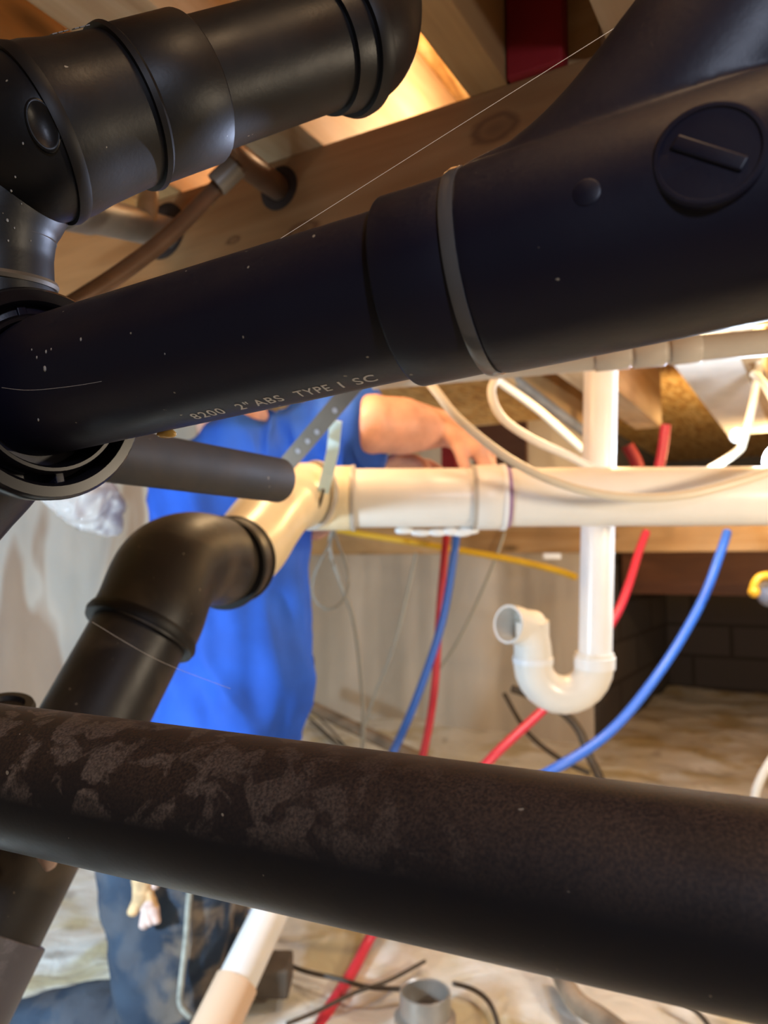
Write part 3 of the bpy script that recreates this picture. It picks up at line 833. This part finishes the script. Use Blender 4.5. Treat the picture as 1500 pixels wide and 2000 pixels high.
tube('yellow_line', [(560, 1010, 2.9), (640, 1030, 2.85), (700, 1042, 2.8), (800, 1058, 2.75), (900, 1075, 2.7), (1000, 1093, 2.65), (1080, 1112, 2.6), (1125, 1127, 2.55)], .0115, M['yellow'], 'thin yellow line running along the lower edge of the orange beam', 'cable')
tube('yellow_line', [(1180, 645, 1.15), (1210, 648, 1.15), (1350, 640, 1.12), (1540, 618, 1.1)], .0085, M['yellow'], 'yellow line standing for the lit joist edge above the grey pipe at right', 'cable')  # bright edge of a lit joist, put in as a yellow tube
tube('conduit', [(985, 725, 1.9), (1062, 785, 2.0), (1150, 850, 2.1)], .0135, M['grey_pipe'], 'slanting grey conduit seen through the cable loop', 'conduit')
tube('conduit', [(960, 735, 1.7), (1050, 800, 1.78), (1140, 880, 1.85)], .0095, M['cable'], 'slanting pale yellow conduit left of the white riser', 'conduit')
tube('wire_and_shadow', [(648, 1035, 2.2), (645, 1075, 2.2), (662, 1130, 2.2), (690, 1210, 2.2), (703, 1300, 2.2), (710, 1400, 2.2), (706, 1520, 2.2)], .0058, M['wire_grey'], 'thin grey wire hanging to the right of the blue shirt', 'wire')
tube('wire_and_shadow', [(655, 1035, 2.1), (640, 1070, 2.1), (615, 1120, 2.1), (612, 1165, 2.1), (640, 1190, 2.1), (672, 1170, 2.1), (680, 1120, 2.1), (660, 1060, 2.1), (650, 1035, 2.1)], .0036, M['wire_grey'], 'loop of thin pale wire beside the blue shirt', 'wire')
tube('wire_and_shadow', [(812, 1080, 3.2), (795, 1160, 3.2), (770, 1260, 3.15), (735, 1350, 3.1), (712, 1420, 3.0)], .0065, M['wire_grey'], 'faint grey strand standing for a cable shadow on the cream sheeting, left of the red line', 'wire')  # added strand in place of a water line's cast shadow
tube('wire_and_shadow', [(985, 1040, 3.02), (968, 1090, 3.0), (930, 1180, 3.0), (890, 1260, 3.0), (855, 1310, 3.0)], .0055, M['wire_grey'], 'faint grey strand standing for a cable shadow on the cream sheeting, right of the blue line', 'wire')  # second strand shaped like a cast cable shadow
tube('pole', [(590, 1372, 3.3), (700, 1425, 3.1), (835, 1490, 2.9), (950, 1545, 2.75)], .026, M['bone'], 'brown pole lying along the foot of the cream sheeting', 'pole')
tube('black_hose', [(1000, 1345, 2.3), (1045, 1362, 2.3), (1095, 1388, 2.25), (1130, 1425, 2.2), (1150, 1475, 2.15), (1172, 1522, 2.1), (1200, 1600, 2.0)], .0125, M['wire_dark'], 'short black hose lying below the white trap', 'hose')
tube('black_hose', [(985, 1355, 2.6), (1030, 1430, 2.5), (1090, 1480, 2.4), (1150, 1510, 2.3)], .008, M['wire_dark'], 'thin dark cord on the ground left of the black hose', 'cord')
def ground(name, pts, r, mat, label, cat):
    q = []
    for (px, py) in pts:
        ray = P(px, py, 1)-CAM
        p = CAM+ray*((r+.006-CAM.z)/ray.z)
        h = .020*MN.noise(V((p.x, p.y, 0))*3.1) + .012*MN.noise(V((p.x, p.y, 0))*8)
        q.append(p+V((0, 0, max(0, h)*.7)))
    return tag(sweep(name, q, r, mat, seg=10), label, cat)
ground('ground_wire', [(530, 1868), (590, 1895), (660, 1912), (720, 1928), (800, 1932)], .0045, M['wire_dark'], 'dark wire on the ground sheet between leaning pipe and steel stub', 'wire')
ground('ground_wire', [(885, 1922), (925, 1935), (955, 1958), (972, 2000), (975, 2040)], .0045, M['wire_dark'], 'dark wire bending round the right of the steel stub', 'wire')
ground('ground_wire', [(560, 2000), (620, 1975), (690, 1940), (760, 1915), (830, 1880)], .0038, M['wire_dark'], 'thin brown wire passing under the red line on the ground', 'wire')
ground('ground_hose', [(1090, 1890), (1105, 1925), (1130, 1960), (1175, 1990), (1240, 2040)], .018, M['hose_tan'], 'dirty tan hose on the ground below the nearest pipe at right', 'hose')
ground('ground_wire', [(1290, 1935), (1330, 1955), (1370, 1985), (1400, 2030)], .0045, M['wire_dark'], 'thin dark wire on the ground under the nearest pipe, far right', 'wire')
ground('wooden_stick', [(400, 1935), (440, 1900), (490, 1850), (530, 1800)], .014, M['bone'], 'brown stick on the ground left of the leaning pipe', 'stick')
for i, pts in enumerate(([(600, 1400), (660, 1450), (720, 1480)], [(610, 1390), (650, 1430), (690, 1480)], [(605, 1410), (640, 1440), (700, 1500)])):
    ground('thin_cord', pts, .005, M['wire_dark'], ('lowest', 'steepest', 'leftmost')[i]+' of the three thin dark cords beside the shirt hem', 'cord')['group'] = 'cords by the shirt hem'

# red lines rising between joists
tube('water_line', [(1300, 830, 2.4), (1294, 880, 2.4), (1285, 925, 2.4), (1282, 960, 2.4)], .016, M['red'], 'short red water line standing behind the white riser', 'water line')
tube('water_line', [(1225, 870, 2.7), (1245, 910, 2.7), (1250, 960, 2.7)], .022, M['red_wood'], 'dark red tube end directly right of the white riser', 'water line')
top(beam('wooden_post', 1.24, 1.30, 2.70, 2.74, .95, Z1+.1, M['red_wood'], 'B'), 'upright red board seen above the long white pipe, near the hand', 'board')
top(beam('wooden_post', 1.60, 1.65, 2.60, 2.64, .95, Z1+.1, M['red_wood'], 'B'), 'upright red board seen between forearm and long white pipe', 'board')
top(beam('wooden_post', .98, 1.20, 2.78, 2.80, 1.0, Z1+.1, M['wood_dark'], 'B'), 'dark upright board left of the white riser', 'board')

# white knob and work light
t = thing('work_light', 'glaring white LED work light on top of the long white pipe', 'lamp', P(1492, 900, 1.30))
lp = P(1494, 900, 1.385)
lathe('reflector', lp+V((.03, .012, 0)), V((-1, -.35, .0)), [(-.02, 0), (-.02, .020), (.004, .030), (.006, .030), (.002, .024), (0, 0)], M['grey_plastic'], t)
blob('lens', lp+V((.016, .004, 0)), .021, M['led'], t, amp=0, sc=(.5, 1, 1))
tag(blob('cable_staple', P(1440, 850, 1.55), .016, M['cable_white'], amp=.1), 'small round white clip on the cream cable beside the work light', 'clip')
t = thing('clamp', 'yellow-jawed grey clamp at the right edge below the orange beam', 'clamp', P(1495, 1150, 1.6))
sweep('jaw', [P(1470, 1158, 1.6), P(1474, 1140, 1.6), P(1488, 1126, 1.6), P(1520, 1124, 1.6)], .0085, M['orange'], t, seg=12)
blob('jaw_tip', P(1473, 1156, 1.6), .012, M['orange'], t, amp=.1)
blob('body', P(1500, 1160, 1.62), .028, M['grey_plastic'], t, amp=.1, sc=(.9, .6, 1))
bb = box_bm(.07, .02, .025, .004)
bmesh.ops.transform(bb, matrix=Matrix.Translation(W(.936, 2.93, .8175)), verts=bb.verts)
tag(obj('white_tag', bb, M['pvc_white']), 'small white bracket under the orange beam beside the white riser', 'bracket')

# ---------------------------------------------------------------- strap hanger
t = thing('pipe_strap', 'perforated metal hanger strap running down to the cream elbow', 'strap', P(640, 850, .95))
def ribbon(bm, pts, width, th=.0012, side=None):
    T, _ = frames(pts)
    prev = None
    for p, d in zip(pts, T):
        s_ = (d.cross(-FWD)).normalized() if side is None else side
        n_ = s_.cross(d).normalized()
        ring = [bm.verts.new(p+s_*width/2+n_*th), bm.verts.new(p-s_*width/2+n_*th), bm.verts.new(p-s_*width/2-n_*th), bm.verts.new(p+s_*width/2-n_*th)]
        if prev:
            for k in range(4): bm.faces.new((prev[k], prev[(k+1) % 4], ring[(k+1) % 4], ring[k]))
        else: bm.faces.new(ring)
        prev = ring
    bm.faces.new(prev)
sA = P(735, 700, .93); sB = P(556, 912, 1.02)
bm = bmesh.new(); ribbon(bm, [sA, (sA+sB)/2, sB], .0225)
obj('strap', bm, M['strap'], t, smooth=False)
sd = (sB-sA).normalized(); sn = (sd.cross(-FWD)).normalized().cross(sd)
if sn.dot(FWD) > 0: sn = -sn
for px, py in ((655, 801), (620, 843), (583, 880), (602, 861)):
    # point on the strap plane
    ray = P(px, py, 1)-CAM; k = (sA-CAM).dot(sn)/ray.dot(sn)
    lathe('hole', CAM+ray*k+sn*.0008, sn, [(0, 0), (0, .0036), (.0012, .0036), (.0012, 0)], M['hole'], t, seg=20)
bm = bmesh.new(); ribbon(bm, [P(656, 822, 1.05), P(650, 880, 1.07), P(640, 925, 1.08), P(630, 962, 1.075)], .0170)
obj('lit_strap', bm, M['strap_lit'], t, smooth=False)['label'] = 'lower length of strap with the LED light painted into its colour'
sweep('wire_loop', [P(632, 955, 1.07), P(622, 990, 1.075), P(600, 1015, 1.09), P(588, 1020, 1.13)], .0022, M['wire_dark'], t, seg=8)

# crumpled clear plastic
bm = bmesh.new()
cpl = catmull([P(-10, 640, 1.36), P(60, 800, 1.40), P(110, 930, 1.45), P(160, 965, 1.47), P(200, 1005, 1.5), P(228, 1040, 1.52)], 16)
add_sweep(bm, cpl, [.02, .03, .045, .060, .050, .015], 36)
for v in bm.verts:
    n = MN.noise(v.co*28); n2 = MN.noise(v.co*70)
    v.co += V((n, n2, -n))*.016
tag(obj('plastic_bag', bm, M['clear']), 'shiny crumpled clear plastic hanging left of the blue shirt', 'plastic bag')

# ---------------------------------------------------------------- the worker
def capsule(bm, a, b, ra, rb, seg=20, flat=1.0, side=None):
    """tapered rounded limb"""
    d = (b-a).normalized(); L = (b-a).length
    u = d.orthogonal().normalized() if side is None else (side-d*side.dot(d)).normalized()
    w_ = d.cross(u)
    prof = []
    for k in range(6): prof.append((-ra*math.cos(k*math.pi/12), ra*math.sin(k*math.pi/12)))
    prof += [(0, ra), (L*.5, (ra+rb)/2), (L, rb)]
    for k in range(1, 7): prof.append((L+rb*math.sin(k*math.pi/12), rb*math.cos(k*math.pi/12)))
    rings = []
    for (t_, r_) in prof:
        if r_ < 1e-5: rings.append([bm.verts.new(a+d*t_)]); continue
        rings.append([bm.verts.new(a+d*t_+(u*math.cos(2*math.pi*k/seg)+w_*math.sin(2*math.pi*k/seg)*flat)*r_) for k in range(seg)])
    for A_, B_ in zip(rings, rings[1:]):
        for k in range(seg):
            k2 = (k+1) % seg
            if len(A_) == 1: bm.faces.new((A_[0], B_[k2], B_[k]))
            elif len(B_) == 1: bm.faces.new((A_[k], A_[k2], B_[0]))
            else: bm.faces.new((A_[k], A_[k2], B_[k2], B_[k]))

def loft(bm, rings_def, seg=36):
    """rings_def: (centre, half-width vector, half-depth vector)"""
    rings = []
    for c_, hw, hd_ in rings_def:
        rings.append([bm.verts.new(c_ + hw*math.copysign(abs(math.cos(2*math.pi*k/seg))**.85, math.cos(2*math.pi*k/seg)) + hd_*math.copysign(abs(math.sin(2*math.pi*k/seg))**.85, math.sin(2*math.pi*k/seg))) for k in range(seg)])
    for A_, B_ in zip(rings, rings[1:]):
        for k in range(seg): bm.faces.new((A_[k], A_[(k+1) % seg], B_[(k+1) % seg], B_[k]))
    bm.faces.new(rings[0]); bm.faces.new(rings[-1])

# joints
headc = P(428, 735, 1.46); neck = P(450, 835, 1.47); chest = P(455, 960, 1.46); pelvis = P(430, 1480, 1.42)
shR = P(565, 868, 1.395); elR = P(728, 828, 1.27); wrR = P(868, 838, 1.315)
shL = P(500, 870, 1.60); elL = P(610, 1010, 1.50); wrL = P(712, 935, 1.385)
hipR = P(335, 1540, 1.36); kneeR = P(345, 1985, 1.30); ankR = P(-30, 2010, 1.42)
hipL = P(380, 1540, 1.52); kneeL = P(395, 1900, 1.60); ankL = P(60, 1925, 1.70)
man = thing('person', 'person in a blue t-shirt and muddy jeans kneeling and reaching over the white pipe', 'person', V((kneeR.x, kneeR.y, 0)))

def hand(bm, wr, dirv, palmn, fingers_bend, scale=1.0, thumb_side=1):
    d = dirv.normalized(); n = (palmn-d*palmn.dot(d)).normalized(); s_ = d.cross(n)*thumb_side
    # palm: a flat box of capsules
    for k, off in enumerate((-.030, -.011, .009, .028)):
        base = wr + d*.014 + s_*off*.45
        kn = wr + d*(.088-.006*abs(k-1.4)) + s_*off + n*(-.004)
        capsule(bm, base, kn, .0165*scale, .0125*scale, 12)
        lens = ((.036, .024, .018), (.043, .029, .021), (.041, .027, .020), (.032, .021, .017))[k]
        p = kn; ang = 0
        for j, L_ in enumerate(lens):
            ang += fingers_bend[j]*(1+.10*(k-1))
            q = p + (d*math.cos(ang) + n*math.sin(ang))*L_ + s_*off*.06
            r0 = (.0100, .0090, .0080)[j]*scale; r1 = (.0092, .0082, .0068)[j]*scale
            capsule(bm, p, q, r0, r1, 10)
            p = q
    # thumb
    p0 = wr + d*.028 - s_*.026
    p1 = p0 + d*.030 - s_*.022 + n*.014
    p2 = p1 + d*.026 - s_*.004 + n*.018
    p3 = p2 + d*.018 + s_*.004 + n*.014
    capsule(bm, p0, p1, .0145, .0118, 10); capsule(bm, p1, p2, .0112, .0102, 10); capsule(bm, p2, p3, .010, .0082, 10)

def body(bm):
    up = V((0, 0, 1))
    # head: skull, jaw, nose, ears (turned right towards the pipes)
    f = (V((.85, .35, .15))).normalized(); sd_ = f.cross(up).normalized(); hu_ = sd_.cross(f)
    capsule(bm, headc-f*.018+hu_*.03, headc+f*.012+hu_*.022, .086, .080, 24)
    capsule(bm, headc+hu_*.0, headc+f*.040-hu_*.075, .070, .036, 20)
    capsule(bm, headc+f*.088+hu_*.012, headc+f*.108-hu_*.024, .008, .014, 10)
    capsule(bm, headc+f*.062-hu_*.030, headc+f*.078-hu_*.052, .022, .016, 12)
    capsule(bm, headc+f*.062-hu_*.078, headc+f*.070-hu_*.082, .018, .014, 12)
    for q in (-1, 1):
        capsule(bm, headc+sd_*q*.078+hu_*.012-f*.012, headc+sd_*q*.080-hu_*.026-f*.004, .017, .011, 12)
        capsule(bm, headc+f*.070+sd_*q*.030+hu_*.020, headc+f*.068+sd_*q*.042+hu_*.020, .016, .012, 10)
        capsule(bm, headc+f*.082+sd_*q*.018+hu_*.036, headc+f*.070+sd_*q*.050+hu_*.036, .010, .008, 10)
    capsule(bm, headc-hu_*.03-f*.01, neck, .056, .062, 20)
    # torso
    capsule(bm, neck, chest, .055, .105, 24); capsule(bm, chest, pelvis, .105, .095, 24)
    capsule(bm, chest+V((0, 0, .02)), shR, .05, .045); capsule(bm, chest+V((0, 0, .02)), shL, .05, .045)
    capsule(bm, shR, elR, .056, .050); capsule(bm, shL, elL, .054, .046)
    # forearms bulge then taper
    mR = elR.lerp(wrR, .40)
    capsule(bm, elR, mR, .047, .049); capsule(bm, mR, wrR, .049, .031)
    mL = elL.lerp(wrL, .35)
    capsule(bm, elL, mL, .044, .045); capsule(bm, mL, wrL, .045, .028)
    # legs
    capsule(bm, pelvis, hipR, .09, .07); capsule(bm, pelvis, hipL, .09, .07)
    capsule(bm, hipR, kneeR, .070, .055); capsule(bm, kneeR, ankR, .058, .036)
    capsule(bm, hipL, kneeL, .070, .055); capsule(bm, kneeL, ankL, .058, .036)
    capsule(bm, ankR, ankR+V((-.13, .05, -.03)), .036, .03); capsule(bm, ankL, ankL+V((-.13, .05, -.03)), .036, .03)
    # hands: the right one drapes over the pipe, the left one steadies it from behind
    hand(bm, wrR, P(938, 886, 1.29)-wrR, V((-.45, .15, -1)), (.62, .50, .35), 1.45, 1)
    hand(bm, wrL, P(800, 912, 1.36)-wrL, V((.2, -.5, -1)), (.30, .40, .30), 1.05, -1)
bo = solid('body', body, .0045, M['skin'], man, 3)

def hair(bm):
    up = V((0, 0, 1)); f = V((.85, .35, .15)).normalized(); sd_ = f.cross(up).normalized(); hu_ = sd_.cross(f)
    capsule(bm, headc-f*.030+hu_*.042, headc-f*.002+hu_*.046, .088, .080, 24)
    capsule(bm, headc-f*.040+hu_*.030, headc-f*.048-hu_*.035, .076, .052, 20)
solid('hair', hair, .006, M['hair'], man, 3, lambda p: .004*MN.noise(p*70))

XR = V((1, 0, 0))
def torso_ring(xl, xr, y, d, hd):
    c_ = P((xl+xr)/2, y, d); return (c_, XR*((xr-xl)/2/1500*d), FWD*hd)
def shirt(bm):
    loft(bm, [torso_ring(445, 565, 832, 1.47, .10), torso_ring(408, 590, 852, 1.47, .16), torso_ring(340, 597, 892, 1.48, .185), torso_ring(305, 600, 950, 1.47, .175),
              torso_ring(302, 600, 1040, 1.46, .16), torso_ring(308, 602, 1130, 1.45, .15), torso_ring(305, 603, 1230, 1.44, .145),
              torso_ring(298, 606, 1320, 1.43, .145), torso_ring(288, 598, 1400, 1.42, .15), torso_ring(285, 590, 1452, 1.42, .152), torso_ring(292, 583, 1462, 1.42, .14)], 48)
    capsule(bm, P(545, 880, 1.39), P(610, 862, 1.33), .070, .078, 24)
    capsule(bm, P(470, 905, 1.44), P(545, 882, 1.39), .085, .074, 24)
    # right sleeve opens out toward the elbow
    a = P(560, 865, 1.36); b_ = P(728, 842, 1.285); d = (b_-a).normalized(); u = d.orthogonal().normalized(); v_ = d.cross(u)
    loft(bm, [(a, u*.080, v_*.080), (a.lerp(b_, .5), u*.073, v_*.073), (b_, u*.070, v_*.068)], 28)
    capsule(bm, shL, shL.lerp(elL, .6), .085, .072, 20)
def shirt_disp(p):
    q = V((p.x*8, p.y*8, p.z*3.5+p.x*4))
    return .030*MN.noise(q) + .016*MN.noise(q*2.6+V((3, 1, 2))) - .014*abs(MN.noise(V((p.x*13+p.z*9, p.y*4, p.z*6))))
sh = solid('shirt', shirt, .008, M['shirt'], man, 5, shirt_disp)
# cuff welt and the gaping pocket fold on the right side of the shirt
bm = bmesh.new(); a = P(715, 845, 1.29); b_ = P(734, 842, 1.283); add_lathe(bm, a, b_-a, [(-.002, .060), (0, .0735), (.006, .0735), (.0085, .062)], 40)
obj('cuff_hem', bm, M['shirt'], sh)
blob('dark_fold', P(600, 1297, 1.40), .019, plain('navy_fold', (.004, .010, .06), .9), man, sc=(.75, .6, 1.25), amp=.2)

def jeans(bm):
    loft(bm, [torso_ring(300, 575, 1425, 1.42, .13), torso_ring(292, 560, 1480, 1.42, .14), torso_ring(262, 530, 1560, 1.42, .15), torso_ring(240, 500, 1620, 1.42, .15)], 40)
    loft(bm, [torso_ring(215, 500, 1560, 1.36, .085), torso_ring(198, 470, 1650, 1.345, .10), torso_ring(202, 458, 1740, 1.33, .10), torso_ring(222, 450, 1830, 1.31, .095),
              torso_ring(230, 440, 1920, 1.29, .088), torso_ring(240, 432, 1990, 1.28, .080), torso_ring(270, 415, 2040, 1.27, .055)], 40)
    loft(bm, [torso_ring(270, 500, 1600, 1.52, .085), torso_ring(280, 490, 1750, 1.55, .085), torso_ring(300, 470, 1880, 1.60, .075), torso_ring(330, 450, 1930, 1.6, .055)], 32)
    capsule(bm, P(345, 2005, 1.28), P(215, 2005, 1.33), .072, .070); capsule(bm, P(215, 2005, 1.33), P(10, 2030, 1.36), .076, .060)
    capsule(bm, kneeL, ankL.lerp(kneeL, .1), .07, .05)
def jd(p):
    return .007*MN.noise(V((p.x*12, p.y*8, p.z*20))) + .004*MN.noise(p*38)
solid('jeans', jeans, .008, M['denim'], man, 4, jd)
sp = [P(375, 1700, 1.242), P(368, 1770, 1.236), P(363, 1840, 1.222), P(355, 1910, 1.205), P(352, 1960, 1.196), P(372, 1985, 1.198)]
sweep('side_seam', sp, .0050, M['seam'], man, seg=8)
def boot(bm):
    a = P(-60, 2025, 1.40)
    capsule(bm, a, a+V((-.06, .02, -.01)), .058, .056); capsule(bm, a+V((-.06, .02, -.01)), a+V((-.13, .04, -.16)), .045, .035)
solid('boot', boot, .008, M['leather'], man, 3)

gl = thing('work_glove', 'tan and pink rag-like work gloves poking from the jeans pocket', 'gloves', P(285, 1760, 1.22))
bm = bmesh.new()
for (a_, b_, ra, rb) in (((280, 1720, 1.232), (276, 1752, 1.218), .018, .014), ((276, 1752, 1.218), (258, 1782, 1.21), .011, .008), ((288, 1748, 1.22), (296, 1770, 1.215), .011, .010)):
    capsule(bm, P(*a_), P(*b_), ra, rb, 12)
for v in bm.verts: v.co += V((1, 0, 1))*.003*MN.noise(v.co*90)
obj('glove', bm, M['glove'], gl)
bm = bmesh.new()
for (a_, b_, ra, rb) in (((292, 1765, 1.215), (282, 1805, 1.205), .011, .008), ((292, 1765, 1.215), (305, 1796, 1.207), .010, .008), ((286, 1775, 1.212), (292, 1800, 1.204), .009, .007), ((300, 1716, 1.235), (302, 1728, 1.228), .010, .008)):
    capsule(bm, P(*a_), P(*b_), ra, rb, 12)
for v in bm.verts: v.co += V((1, 0, 1))*.003*MN.noise(v.co*90)
obj('cuff', bm, M['glove_pink'], gl)
